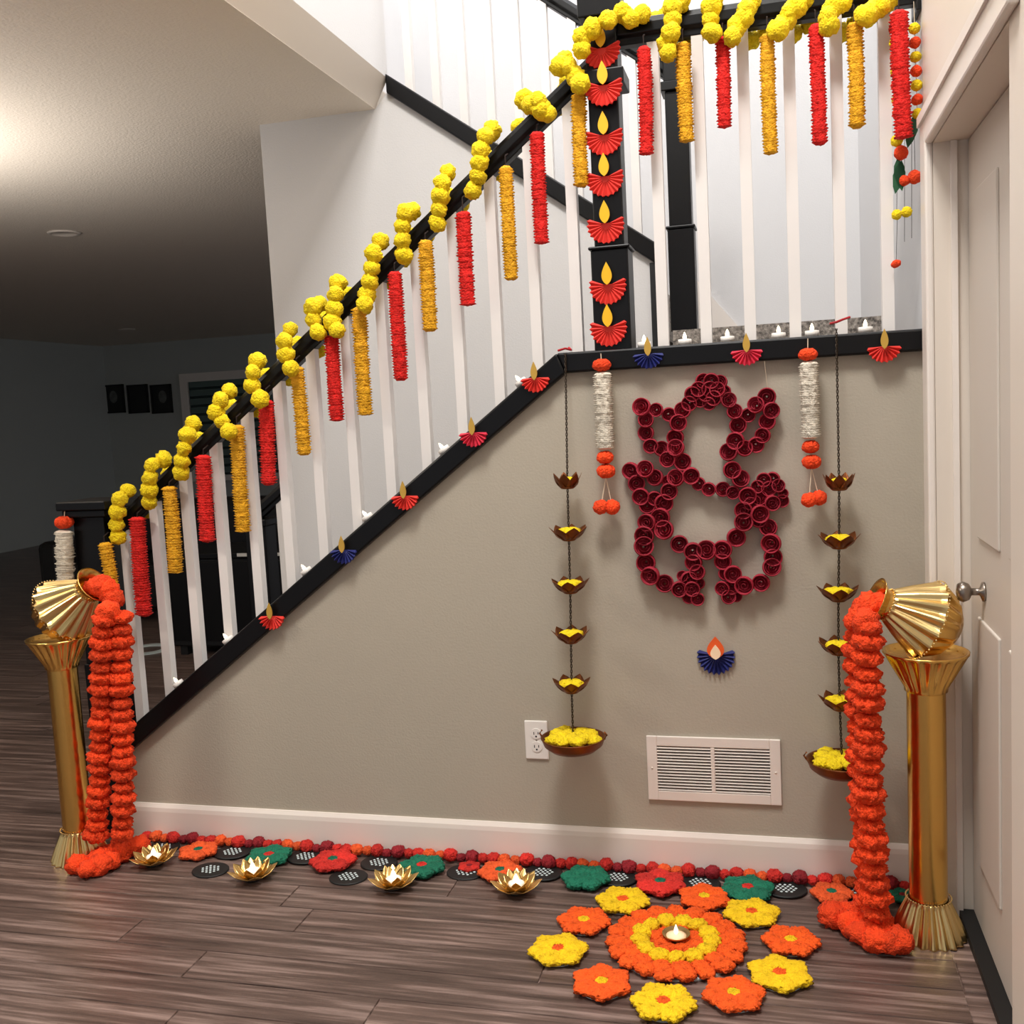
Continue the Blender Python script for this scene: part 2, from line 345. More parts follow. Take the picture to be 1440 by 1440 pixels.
def strip_y(x0): return -.035 if x0 < 160 else -.03 if x0 > 1250 else -.005 if x0 > 880 else .005
SEG = []
for c_, x0, y0, x1, y1, w_ in strips:
    a_, b_ = W(x0, y0, strip_y(x0)), W(x1, y1, strip_y(x0)); SEG.append((a_, b_, w_/2*(a_-CP).dot(_f)/FPX*.96))
def clear_of_strips(px, py, yy, rp=.0285):
    for _ in range(12):
        p = W(px, py, yy); hit = False
        for a_, b_, r_ in SEG:
            ab = b_-a_; u = max(0, min(1, (p-a_).dot(ab)/ab.length_squared)); d_ = p-(a_+ab*u)
            if d_.length < rp*.9+r_*.86: hit = True
        if not hit: break
        yy -= .004
    return yy
# ------------------------------------------------------------------ yellow marigold garlands round the handrails
def garland(name, label, clusters, group=None):
    root = thing(name, label, 'garland', W(*clusters[0][0], .0)); n = 0; prev = None
    for cl in clusters:
        for i, (px, py) in enumerate(cl):
            u = (i+.5)/len(cl); p = W(px, py, .0); yy = RY-.052-.018*math.sin(math.pi*u)
            if i == 0: yy = RY-.03
            if (px, py) in ((818, 70), (818, 52), (833, 40), (855, 28)): yy = -.034      # in front of the topmost paper flame
            yy = clear_of_strips(px, py, yy); p = W(px, py, yy)
            if i == 0 and prev is not None:           # hidden half turn behind the rail
                for q in (.25, .5, .75):
                    c = prev.lerp(p, q); c.y = RY+.052+.012*math.sin(math.pi*q); c.z += .012
                    link('pompom', POM_Y[n % 4], root, c-root.location, (n*1.3, n*.7, n), .92+.05*(n % 3)); n += 1
            link('pompom', POM_Y[n % 4], root, p-root.location, (n*1.3, n*.7, n), (.94+.06*(n % 3),)*3); n += 1
            prev = p
    return root
garland('marigold_garland', 'yellow pompom garland wound around the sloping stair handrail', [
 [(180, 690), (168, 702), (165, 720), (164, 738), (166, 755)], [(230, 646), (214, 654), (211, 672), (210, 689), (210, 706)],
 [(272, 596), (264, 612), (259, 630), (256, 648), (255, 664)], [(323, 550), (310, 563), (304, 579), (312, 592), (322, 607)],
 [(362, 508), (356, 524), (355, 542), (366, 561)], [(408, 464), (400, 480), (402, 499), (409, 518)],
 [(448, 428), (440, 432), (441, 450), (447, 467)], [(476, 398), (472, 414), (470, 434), (467, 453), (474, 464)],
 [(535, 340), (525, 357), (523, 377), (520, 396), (516, 414), (513, 428)], [(580, 297), (570, 300), (566, 318), (566, 338), (568, 358)],
 [(630, 243), (622, 258), (619, 276), (617, 295), (615, 314)], [(692, 184), (683, 192), (676, 211), (674, 229), (672, 248), (665, 268)],
 [(738, 140), (745, 148), (757, 143), (762, 155), (770, 160)], [(795, 86), (787, 93), (800, 95), (810, 108), (816, 118)]])
garland('marigold_garland', 'yellow pompom garland over the centre newel and landing handrail', [
 [(818, 70), (818, 52), (833, 40), (855, 28), (875, 18), (886, 26), (903, 20)], [(958, 4), (945, 12), (946, 28), (944, 46), (938, 62), (940, 74)],
 [(1003, 2), (1000, 10), (999, 28), (1001, 46)], [(1056, 5), (1050, 14), (1046, 26), (1036, 38), (1030, 52)],
 [(1130, 0), (1120, 10), (1110, 18), (1105, 30), (1094, 42)], [(1190, -8), (1183, 4), (1172, 10), (1164, 24), (1166, 36)], [(1246, 2), (1238, 10), (1226, 17), (1217, 22)]])
# ------------------------------------------------------------------ ruffled crepe strips under the rails
def ruffle(name, m, L, r, seed, bend=0.0, pitch=.0085, flat=.8):
    rnd = random.Random(seed); rings = []; n = int(L/pitch*2)
    for i in range(n+1):
        u = i/n; rr = r*(1.12 if i % 2 == 0 else .82)*(.92+.16*rnd.random())
        if i in (0, n): rr *= .55
        g = []
        for k in range(18):
            t = 2*math.pi*k/18; q = rr*(1+.16*(rnd.random()-.5)); g.append((q*math.cos(t)+bend*math.sin(u*math.pi), q*math.sin(t)*flat, -u*L+.003*(rnd.random()-.5)))
        rings.append(g)
    return MB().rings(rings).mesh(name, m, True)
cnt = {'o': 0, 'r': 0}
for i, (c, x0, y0, x1, y1, wd_) in enumerate(strips):
    land = x0 > 880; Y = strip_y(x0)
    a, b = W(x0, y0, Y), W(x1, y1, Y); L = (a-b).length; r = wd_/2/(FPX/(a-CP).dot(_f))*.96
    cnt[c] += 1
    if i == 15: cnt = {'o': 0, 'r': 1}
    nm = {'o': 'orange', 'r': 'red'}[c]; k = cnt[c]
    if land: lab = f'{nm} ruffled strip on the landing rail, {["", "closest to the centre newel of its colour", "second of its colour from the centre newel", "third of its colour from the centre newel", "at the wall end in front of the hanging toran"][k]}'
    else: lab = f'{nm} ruffled strip under the sloping rail, {"first" if k == 1 else ORD[k]} of its colour from the bottom newel'
    if x0 > 1250: lab = 'wide red ruffled strip hanging in front of the marigold toran'
    o = link('crepe_garland', ruffle('crepe_garland', {'o': 'orange_crepe', 'r': 'red_crepe'}[c], L, r, i, random.Random(i).uniform(-.003, .003)), None, a)
    o.rotation_euler = (0, 0, 0)
    d = (b-a).normalized(); o.rotation_mode = 'QUATERNION'; o.rotation_quaternion = Vector((0, 0, -1)).rotation_difference(d)
    tag(o, lab, 'garland', 'ruffled strips under the handrails')
    zr = (2.46 if land else rz(a.x)-.035); h = max(.006, zr-a.z) if x0 > 160 else .02
    MB().tube([(0, 0, -.01), (0, 0, h), (0, .03, h+.012)], .0022, 6).build('hanger', 'string_dark', o)

# ------------------------------------------------------------------ folded paper diyas
def fan_mesh(m, r, n=14, a0=200, a1=-20, depth=.012):
    # pleated fan opening downward
    mb = MB(); v = [(0, 0, 0), (0, -.004, 0)]; rim = []
    for i in range(2*n+1):
        t = math.radians(a0+(360+a1-a0)*i/(2*n)); k = 1 if i % 2 else .9
        rim.append((r*k*math.cos(t), -depth if i % 2 else -.002, r*k*math.sin(t)))
    hub = [(.25*x, -.003 if i % 2 else -.001, .25*z) for i, (x, y, z) in enumerate(rim)]
    back = [(x, 0, z) for x, y, z in rim]; bh = [(x, 0, z) for x, y, z in hub]; n2 = len(rim); vv = hub+rim+back+bh; f = []
    for i in range(n2-1):
        f.append((i, i+1, n2+i+1, n2+i)); f.append((n2+i, n2+i+1, 2*n2+i+1, 2*n2+i)); f.append((3*n2+i+1, 3*n2+i, 2*n2+i, 2*n2+i+1))
    f.append((0, n2, 2*n2, 3*n2)); f.append((n2-1, 4*n2-1, 3*n2-1, 2*n2-1)); f.append(tuple(range(n2)))
    return MB().add(vv, f).mesh('paper_fan', m)
def flame_mesh(m, h, w, y=-.014, th=.004):
    pts = []
    for i in range(13): u = i/12; pts.append((w/2*math.sin(math.pi*u**.75), h*u))
    poly = [(x, z) for x, z in pts]+[(-x, z) for x, z in pts[-2:0:-1]]
    return MB().prism(poly, y-th, y).mesh('flame', m)
fans = {k: fan_mesh(k, .056, 14, 158, 22) for k in ('paper_red', 'paper_pink', 'paper_blue')}
fans_small = {k: fan_mesh(k, .045, 10, 182, -2, .016) for k in ('paper_red', 'paper_pink', 'paper_blue')}
fl_y = flame_mesh('flame_yellow', .066, .03); fl_g = flame_mesh('flame_gold', .055, .02)
for i, (px, py) in enumerate([(846, 70), (849, 122), (850, 192), (851, 250), (852, 316), (855, 402), (856, 461)]):
    ys = RY-.0455 if i < 1 else RY-.065 if i == 1 else RY-.045 if i < 5 else RY-.056
    p = W(px, py, ys); k = 7-i
    t = thing('paper_diya', f'red folded paper diya on the black newel, {ORD[k] if k < 7 else "topmost"} {"of seven" if k == 1 else "from the bottom" if k < 7 else "under the rail"}', 'ornament', p, (0, 0, 0), 'red paper diyas on the newel')
    link('paper_fan', fans['paper_red'], t); link('flame', fl_y, t, (0, -.002, .001))
for px, py, k, lab in [(383, 866, 'paper_red', 'red paper diya lowest on the sloping stair cap'), (484, 773, 'paper_blue', 'blue paper diya on the sloping stair cap'), (570, 697, 'paper_red', 'red paper diya just above the blue one on the slope'),
  (666, 608, 'paper_pink', 'pink-red paper diya halfway up the sloping stair cap'), (753, 531, 'paper_red', 'red paper diya on the slope just below the cap bend'), (912, 497, 'paper_blue', 'blue paper diya on the level landing cap'),
  (1050, 492, 'paper_pink', 'pink paper diya on the landing cap above the rose figure'), (1243, 487, 'paper_red', 'red paper diya at the wall end of the landing cap')]:
    t = thing('paper_diya', lab, 'ornament', W(px, py, -.0295), (0, 0, 0), 'paper diyas on the stair cap')
    link('paper_fan', fans_small[k], t); link('flame', fl_g, t, (0, -.002, -.008))
t = thing('paper_diya', 'navy blue paper diya with orange flame on the beige wall', 'ornament', W(1007, 922, 0))
link('paper_fan', fan_mesh('paper_blue', .056, 14, 160, 20, .014), t); link('flame', flame_mesh('flame_orange', .068, .05, -.014), t, (0, -.002, -.006)); link('flame_core', flame_mesh('flame_core', .044, .03, -.019), t, (0, -.002, -.006))

# ------------------------------------------------------------------ tea lights on the cap
tl_cup = MB().lathe([(.001, 0), (.019, 0), (.0195, .016), (.017, .0165), (.0165, .013), (.001, .013)], 20).mesh('candle_cup', 'plastic_white', True)
tl_bulb = MB().lathe([(.003, 0), (.0055, .004), (.006, .011), (.0035, .019), (.0008, .024)], 10).mesh('candle_bulb', 'bulb', True)
for i, (px, py) in enumerate([(963, 481), (1023, 478), (1095, 473), (1142, 470), (1217, 465), (906, 486)]):
    p = W(px, py, .012); p.z = 1.5905
    t = thing('tea_light', 'white tea light on the landing cap, ' + ['in front of the far newel', 'just right of the far newel', 'above the rose figure', 'behind the white tuberose hanging', 'at the wall end', 'behind the blue paper diya'][i], 'candle', p, group='tea lights on the landing cap')
    link('candle_cup', tl_cup, t); link('candle_bulb', tl_bulb, t, (0, 0, .013))
for i, (px, py) in enumerate([(253, 964), (323, 902), (433, 802), (519, 725), (627, 632), (735, 533)]):
    p = W(px, py, .01); p.z = cz_top(p.x)+.001
    t = thing('tea_light', f'white tea light on the sloping cap, {ORD[i+1]}{"" if i == 0 else " up"} from the bottom newel', 'candle', p, (0, -math.atan(.755), 0), 'tea lights on the sloping cap')
    link('candle_cup', tl_cup, t); link('candle_bulb', tl_bulb, t, (0, 0, .013))
#PART2
def pxr(p): return (p-CP).dot(_f)/FPX       # metres covered by one measured pixel at p
# ------------------------------------------------------------------ white tuberose hangings
def tuberose(name, label, Y, top, tube, beads, balls, rope_top):
    a = W(*top, Y); k = pxr(a); t = thing(name, label, 'garland', a, group='white tuberose hangings')
    link('flower_ring', lobed('flower_ring', 'redorange_garland', 13.5*k, 9, .62, 3), t, (0, 0, -8*k))
    p0, p1 = W(*tube[0], Y), W(*tube[1], Y)
    o = link('flower_tube', ruffle('flower_tube', 'white_tuberose', (p0-p1).length, 12.3*k, 5, 0, .006, .8), t, p0-a)
    o.rotation_mode = 'QUATERNION'; o.rotation_quaternion = Vector((0, 0, -1)).rotation_difference((p1-p0).normalized())
    for i, b in enumerate(beads): q = W(*b, Y); link('flower_ring', lobed('flower_ring', 'redorange_garland', (12.5+i)*k, 8, .7, 7+i), t, q-a-Vector((0, 0, 9*k)))
    for i, b in enumerate(balls):
        q = W(*b, Y-.006+.012*i); link('pompom', fluffy('pompom', 'redorange_garland', 11.5*k, 3, .18, .95, 9+i), t, q-a)
        s = W(beads[-1][0], beads[-1][1]+8, Y) if beads else a
        MB().tube([s-a, q-a], .0016, 6).build('string', 'string', t)
    MB().tube([Vector((0, 0, 0)), W(*rope_top, min(0, Y))-a], .0014, 6).build('string', 'string', t)
    return t
tuberose('tuberose_garland', 'white tuberose hanging with orange balls beside the centre newel', -.05, (846, 514), ((847, 524), (851, 632)), [(851, 643), (852, 663)], [(845, 713), (861, 713)], (845, 497))
tuberose('tuberose_garland', 'white tuberose hanging with orange balls right of the rose figure', -.05, (1136, 499), ((1137, 509), (1140, 617)), [(1140, 628), (1141, 650)], [(1138, 703), (1152, 700)], (1136, 476))
tuberose('tuberose_garland', 'white tuberose hanging with an orange top on the bottom newel', -.03, (90, 735), ((90, 746), (95, 880)), [], [], (91, 716))

# ------------------------------------------------------------------ hanging lotus chains with bowls
def petal(L, w, h, m, name='petal', r0=.25, tip=.0, nu=7, nv=5, power=1.6, th=.0012):
    v = []; f = []
    for i in range(nu+1):
        u = i/nu; half = w/2*(math.sin(math.pi*min(1, u*.92+.08))**.8)*(1 if u < .98 else .02)
        if i == nu: half = w*.01
        for j in range(nv):
            s = (j/(nv-1)-.5)*2; v.append((r0*L+L*(1-r0)*u, s*half, h*u**power+.18*half*abs(s)**2))
    for i in range(nu):
        for j in range(nv-1): a = i*nv+j; f.append((a, a+1, a+nv+1, a+nv))
    n = len(v); v += [(x, y, z-th) for x, y, z in v]; f += [(d+n, c+n, b+n, a+n) for a, b, c, d in f]
    for i in range(nu): f.append((i*nv, (i+1)*nv, (i+1)*nv+n, i*nv+n)); f.append(((i+1)*nv-1+n, (i+2)*nv-1+n, (i+2)*nv-1, (i+1)*nv-1))
    return MB().add(v, f).mesh(name, m, True)
P_OPEN = petal(.058, .05, .042, 'copper', r0=.15, power=1.6)
P_CLOSE = petal(.044, .042, .046, 'copper', r0=.15, power=2.0)
CUP = MB().lathe([(.001, .0), (.018, .001), (.024, .006), (.022, .008), (.001, .004)], 20).mesh('lotus_cup', 'copper', True)
FILL = [lobed('petal_filling', 'yellow_marigold', .039, 7, .36, s, 40, 9, .2, .3) for s in (1, 2)]
FILL_S = lobed('petal_filling', 'yellow_marigold', .024, 6, .45, 4)
FILL_B = [fluffy('petal_filling', 'yellow_marigold', .026, 3, .3, .6, s) for s in (11, 12, 13)]
def lotus_chain(label, top, lotuses, bowl, bowl_r, ribbon):
    ys = lambda py: -.04-.075*(py-top[1])/(bowl[1]-top[1])
    a = W(*top, -.034); t = thing('lotus_hanging', label, 'hanging', a, group='lotus bowl hangings')
    pts = [W(*top, -.034)-a]
    allp = lotuses+[bowl]; ends = []
    for i, (px, py) in enumerate(allp):
        p = W(px, py, ys(py)-.015); ends.append(p)
    path = [a]+ends
    # twisted chain, one length between each pair of lotuses
    for s in range(len(path)-1):
        p0, p1 = path[s], path[s+1]; n = max(6, int((p1-p0).length/.004))
        for ph in (0, math.pi):
            MB().tube([p0.lerp(p1, i/n)-a+Vector((.0022*math.cos(i*.8+ph), .0022*math.sin(i*.8+ph), 0)) for i in range(n+1)], .0016, 5).build('chain', 'chain', t)
    for i, p in enumerate(ends[:-1]):
        l = link('lotus_cup', CUP, t, p-a-Vector((0, 0, .012)), (0, 0, i*.5)); sm = i == 0
        for q in range(7): link('petal', P_CLOSE if sm else P_OPEN, l, (0, 0, .002), (0, 0, 2*math.pi*q/7+.2))
        link('petal_filling', FILL_S if sm else FILL[i % 2], l, (0, 0, .014 if sm else .012))
    p = ends[-1]; r = bowl_r
    b = MB().lathe([(.001, -.034), (r*.72, -.034), (r*.93, -.018), (r*1.0, 0), (r*1.03, .004), (r*.97, .004), (r*.9, -.014), (r*.68, -.027), (.001, -.027)], 40).build('bowl', 'copper', t, True); b.location = p-a
    rnd = random.Random(5)
    for q in range(15):
        an = q*2.4; rr = r*.72*math.sqrt((q+.5)/15); link('petal_filling', FILL_B[q % 3], b, (rr*math.cos(an), rr*math.sin(an), -.002+.010*rnd.random()), (0, 0, q))
    for dx in (-1, 1):
        MB().tube([Vector((dx*r*1.0, 0, 0)), Vector((dx*(r*1.08), 0, .012)), Vector((dx*r*1.0, 0, .022))], .003, 8).build('handle', 'copper', b, True)
    rb_ = [W(*q, yy)-a for q, yy in ribbon]
    MB().tube(rb_, .0035, 6).build('ribbon', 'ribbon_red', t)
lotus_chain('copper lotus chain with petal bowl hanging beside the wall outlet', (795, 497), [(798, 682), (800, 755), (802, 829), (803, 899), (804, 969)], (806, 1038), .094, [((785, 493), -.02), ((795, 490), -.036), ((803, 492), -.02), ((800, 489), .0)])
lotus_chain('copper lotus chain with petal bowl hanging behind the orange garland of the pillar', (1176, 462), [(1180, 684), (1180, 766), (1179, 840), (1179, 915), (1181, 993)], (1184, 1070), .094, [((1168, 455), .02), ((1176, 453), -.02), ((1186, 449), -.036), ((1195, 446), -.02)])

# ------------------------------------------------------------------ figure of paper roses on the wall
def rose_mesh(r, seed):
    mb = MB(); n = 20
    mb.lathe([(.35*r, 0), (.8*r, .004), (r, .018), (.96*r, .03), (.86*r, .029), (.80*r, .016), (.1*r, .008)], n)
    # coiled inner petals
    v = []; f = []; N = 44; rnd = random.Random(seed)
    for i in range(N+1):
        u = i/N; th = u*2.6*2*math.pi; rr = r*(.12+.66*u); h = .027+.006*(rnd.random()-.5)-.004*u
        v += [(rr*math.cos(th), rr*math.sin(th), .008), (rr*1.1*math.cos(th), rr*1.1*math.sin(th), h), (rr*1.16*math.cos(th), rr*1.16*math.sin(th), h-.002), (rr*1.04*math.cos(th), rr*1.04*math.sin(th), .008)]
    for i in range(N):
        for j in range(3): a = i*4+j; f.append((a, a+4, a+5, a+1))
    mb.add(v, f); return mb.mesh('paper_rose', 'rose_paper', True)
ROSE = [rose_mesh(.0245, s) for s in range(3)]
RZ = [(745, 315, 30), (790, 308, 30), (835, 325, 28), (728, 352, 30), (775, 345, 32), (822, 360, 30), (852, 362, 26), (697, 368, 30), (760, 382, 30), (808, 392, 30), (690, 410, 30), (862, 408, 30), (738, 402, 28), (785, 412, 26),
 (655, 455, 32), (632, 505, 33), (628, 565, 33), (634, 625, 33), (652, 682, 34), (692, 740, 33), (478, 440, 35), (540, 445, 27), (588, 462, 27), (490, 498, 30), (498, 550, 31), (512, 605, 29), (555, 630, 30), (592, 670, 31), (610, 660, 26),
 (892, 460, 30), (905, 515, 33), (905, 580, 34), (872, 645, 34), (877, 718, 34), (955, 465, 28), (1000, 430, 32), (1042, 385, 35), (1055, 443, 32), (1045, 507, 32), (1030, 560, 30), (990, 600, 31), (935, 628, 31),
 (735, 782, 26), (782, 803, 27), (836, 815, 29), (885, 822, 26), (428, 718, 33), (490, 722, 33), (440, 780, 33), (468, 835, 33), (540, 762, 32), (595, 815, 33), (565, 865, 36), (632, 762, 33), (600, 770, 26), (525, 845, 28),
 (492, 890, 31), (502, 955, 34), (487, 1012, 38), (475, 1075, 38), (490, 1140, 37), (520, 1195, 36), (575, 1245, 35), (636, 1260, 31), (560, 930, 37), (582, 1000, 37), (638, 1055, 34), (700, 1085, 35), (775, 1093, 38), (845, 1078, 36), (895, 1022, 36), (935, 965, 36), (945, 900, 35), (955, 832, 34), (915, 768, 34),
 (1030, 762, 28), (1075, 758, 28), (1092, 798, 26), (1045, 802, 30), (1005, 792, 26), (1015, 855, 30), (1062, 868, 30), (1110, 858, 26), (1122, 832, 20), (985, 860, 26), (1003, 915, 35), (1050, 990, 34), (1070, 1048, 38), (1068, 1113, 35), (1058, 1170, 35), (1020, 1230, 34), (945, 1240, 36), (1000, 955, 30), (965, 870, 26),
 (715, 1137, 33), (728, 1192, 30), (680, 1215, 32), (702, 1258, 30), (738, 1245, 22), (725, 1305, 26), (680, 1298, 26), (660, 1210, 22), (848, 1132, 33), (882, 1190, 34), (848, 1200, 26), (845, 1255, 28), (885, 1250, 30), (862, 1305, 28), (900, 1292, 24)]
c0 = W(1000, 700, 0); t = thing('rose_figure', 'seated elephant-headed figure outlined in dark red paper roses on the beige wall', 'wall decoration', c0)
for i, (zx, zy, r) in enumerate(RZ):
    px, py = 760+zx*.30556, 440+zy*.30556; p = W(px, py, 0); s = r*.30556*pxr(p)/.0245*1.22
    o = link('paper_rose', ROSE[i % 3], t, p-c0+Vector((0, -.006-.006*(i % 2), 0)), None, s); o.rotation_mode = 'QUATERNION'; o.rotation_quaternion = Matrix.Rotation(.22*math.cos(i*1.7), 4, 'Z').to_quaternion() @ Matrix.Rotation(math.pi/2+.22*math.sin(i*2.1), 4, 'X').to_quaternion() @ Matrix.Rotation(i*1.1, 4, 'Z').to_quaternion()
q = W(1075, 508, -.03); MB().tube([q-c0, W(1080, 552, -.008)-c0], .0008, 5).build('string', 'string', t)

# ------------------------------------------------------------------ outlet and return-air grille
p = W(755, 1040, 0); t = thing('wall_outlet', 'white duplex power outlet beside the petal bowl', 'outlet', p)
MB().box(-.037, .037, -.006, 0, -.062, .062).build('cover_plate', 'plastic_white', t, bevel=.003)
for s in (-1, 1):
    r_ = MB().lathe([(.001, 0), (.017, 0), (.017, .002), (.001, .002)], 24).build('receptacle', 'plastic_white', t); r_.rotation_euler = (math.pi/2, 0, 0); r_.location = (0, -.006, s*.021)
    mbs = MB().box(-.008, -.0055, -.003, .006, .0018, .0024); mbs.box(.0055, .008, -.002, .006, .0018, .0024); mbs.box(-.0025, .0025, -.011, -.006, .0018, .0024); mbs.build('slots', 'dark_slot', r_)
MB().lathe([(.001, 0), (.003, 0), (.001, .0015)], 10).build('screw', 'knob_steel', t, loc=(0, -.006, 0)).rotation_euler = (math.pi/2, 0, 0)
p = W(1003, 1082, 0); hw, hh = .197, .1; t = thing('air_vent', 'white return air grille with two louvred panels low on the wall', 'vent', p)
ix, iz, mid = .166, .07, .006
f = MB().box(-hw, -ix, -.009, 0, -hh, hh); f.box(ix, hw, -.009, 0, -hh, hh); f.box(-ix, ix, -.009, 0, iz, hh); f.box(-ix, ix, -.009, 0, -hh, -iz); f.box(-mid, mid, -.009, 0, -iz, iz)
f.build('vent_frame', 'trim_white', t, bevel=.002); dv = [(x, y, z) for y in (.001, .32) for z in (-iz+.0005, iz-.0005) for x in (-ix+.0005, ix-.0005)]
MB().add(dv, [(4, 5, 7, 6), (0, 1, 5, 4), (2, 6, 7, 3), (0, 4, 6, 2), (1, 3, 7, 5)]).build('duct', 'duct_metal', t)
N = 15; sl = {}
for s in (-1, 1):
    x0, x1 = (-ix, -mid) if s < 0 else (mid, ix)
    mb = MB().add([(x0, -.009, -.0026), (x1, -.009, -.0026), (x1, -.002, .0002), (x0, -.002, .0002), (x0, -.009, -.0014), (x1, -.009, -.0014), (x1, -.002, .0014), (x0, -.002, .0014)], [(0, 1, 5, 4), (4, 5, 6, 7), (3, 2, 1, 0), (2, 3, 7, 6)]).mesh('slat', 'trim_white')
    for i in range(N): link('slat', mb, t, (0, 0, -iz+(i+.5)*2*iz/N))
for s in (-1, 1): MB().lathe([(.001, 0), (.004, 0), (.002, .002), (.001, .002)], 10).build('screw', 'trim_cream', t, loc=(s*.182, -.009, 0)).rotation_euler = (math.pi/2, 0, 0)

# ------------------------------------------------------------------ gold pillars, pots and pouring garlands
def pillar(label, x, y):
    t = thing('gold_pillar', label, 'pillar', (x, y, 0), group='gold pillars')
    b = MB().lathe([(.094, 0, .1), (.094, .004, .1), (.078, .045, .12), (.058, .088, .12), (.052, .098, .04), (.05, .1, 0)], 120, 0, 20).build('pillar_base', 'gold_pale', t, False)
    rr = MB(); n = 44
    for i in range(n):
        an = 2*math.pi*i/n; bl = MB().lathe([(.0005, -.0028), (.0028, 0), (.0005, .0028)], 6); rr.add([(vx+.056*math.cos(an), vy+.056*math.sin(an), vz+.103) for vx, vy, vz in bl.v], bl.f)
    rr.build('bead_trim', 'gold_pale', t)
    MB().lathe([(.0475, .098), (.0475, .665)], 48).build('column', 'gold', t, True)
    MB().lathe([(.0475, .655, 0), (.053, .658, 0), (.054, .668, .02), (.075, .705, .09), (.1, .75, .09), (.105, .756, .02), (.105, .761, 0), (.101, .761, 0), (.094, .749, .02), (.07, .743, 0), (.001, .742, 0)], 120, 0, 20).build('bowl_top', 'gold', t, True)
    return t
def pot(label, loc, d, roll=0):
    t = thing('gold_pot', label, 'pot', loc, group='tilted gold pots'); t.rotation_mode = 'QUATERNION'; t.rotation_quaternion = Vector((0, 0, 1)).rotation_difference(Vector(d).normalized())
    # local +z runs to the mouth; origin at the widest ring
    MB().lathe([(.001, -.078, 0), (.045, -.075, .02), (.08, -.048, .09), (.098, -.012, .1), (.104, 0, .09)], 128, 0, 16).build('pot_base', 'gold', t, True)
    MB().lathe([(.104, 0, .09), (.098, .012, .12), (.07, .062, .15), (.046, .1, .14), (.040, .108, 0)], 128, 0, 16).build('pot_body', 'gold_pale', t, False)
    MB().lathe([(.040, .106), (.037, .112), (.039, .122), (.056, .139), (.059, .142), (.053, .141), (.036, .122), (.034, .112), (.031, .02), (.001, .01)], 40).build('pot_neck', 'gold', t, True)
    for R_, z_, nm in ((.105, 0, 60), (.041, .109, 30)):
        rr = MB()
        for i in range(nm):
            an = 2*math.pi*i/nm; bl = MB().lathe([(.0005, -.0026), (.0026, 0), (.0005, .0026)], 6); rr.add([(vx+R_*math.cos(an), vy+R_*math.sin(an), vz+z_) for vx, vy, vz in bl.v], bl.f)
        rr.build('bead_trim', 'gold_pale', t)
    return t
PRX, PRY = .357, -.272; PLX, PLY = -2.315, -.185
pillar('fluted gold pillar by the doorway holding a tipped pot', PRX, PRY)
pillar('fluted gold pillar at the bottom newel holding a tipped pot', PLX, PLY)
DR = Vector((-.88, -.2, .40)).normalized(); OR_ = Vector((.360, PRY, .842))
pot('gold fluted pot tipped on the pillar by the doorway', OR_, DR)
DL = (.76*_r+.56*_u-.30*_f).normalized(); OL = W(91, 863, PLY); OL.z = .850
pot('gold fluted pot tipped on the pillar beside the bottom newel', OL, DL).scale = (1.1, 1.1, 1.1)
def mouth_pts(O, D, k, rr=.053):
    up = (Vector((0, 0, 1))-D*D.z).normalized(); m = O+D*.150*k; lip = m-up*rr*k
    return m, lip, up
MR, LR, UR = mouth_pts(OR_, DR, .9); ML, LL, UL = mouth_pts(OL, DL, 1.1)
LOOF = [lobed('flower_disc', 'redorange_garland', .039, 6, .56, 20+s, 44, 10, .14, .34) for s in range(3)]
LOOFB = [fluffy('flower_ball', 'redorange_garland', .037, 3, .36, .85, 30+s) for s in range(3)]
def pour(label, loc, strands, heap, mouth):
    t = thing('orange_garland', label, 'garland', loc, group='orange garlands pouring from the pots'); n = 0
    for q in mouth: link('flower_ball', LOOFB[n % 3], t, Vector(q)-t.location, (n, n*.4, n*.8), 1.0); n += 1
    for st in strands:
        pts = [Vector(q) for q in st]; seglen = [(b-a).length for a, b in zip(pts, pts[1:])]; tot = sum(seglen); N = int(tot/.039)
        for i in range(N+1):
            s = tot*i/N; k = 0
            while k < len(seglen)-1 and s > seglen[k]: s -= seglen[k]; k += 1
            p = pts[k].lerp(pts[k+1], min(1, s/seglen[k])); d = (pts[k]-pts[k+1]).normalized()
            o = link('flower_disc', LOOF[n % 3], t, p-t.location-d*.02, None, .98+.1*math.sin(n*1.9)); o.rotation_mode = 'QUATERNION'; o.rotation_quaternion = Vector((0, 0, 1)).rotation_difference(d) @ Matrix.Rotation(n*.9, 4, 'Z').to_quaternion(); n += 1
    for q in heap:
        q = Vector(q)
        for ax in (Vector((PRX, PRY, 0)), Vector((PLX, PLY, 0))):
            dd = Vector((q.x-ax.x, q.y-ax.y, 0))
            if dd.length < .13: q = Vector((ax.x, ax.y, q.z))+dd.normalized()*.13
        link('flower_ball', LOOFB[n % 3], t, Vector(q)-t.location, (0, 0, n*.8), 1.0+.12*math.sin(n*2.3)); n += 1
def gz(px, py, z=.028): return G(px, py, z)
def wz(px, py, Y): return W(px, py, Y)
TOW = Vector((0, -1, 0))
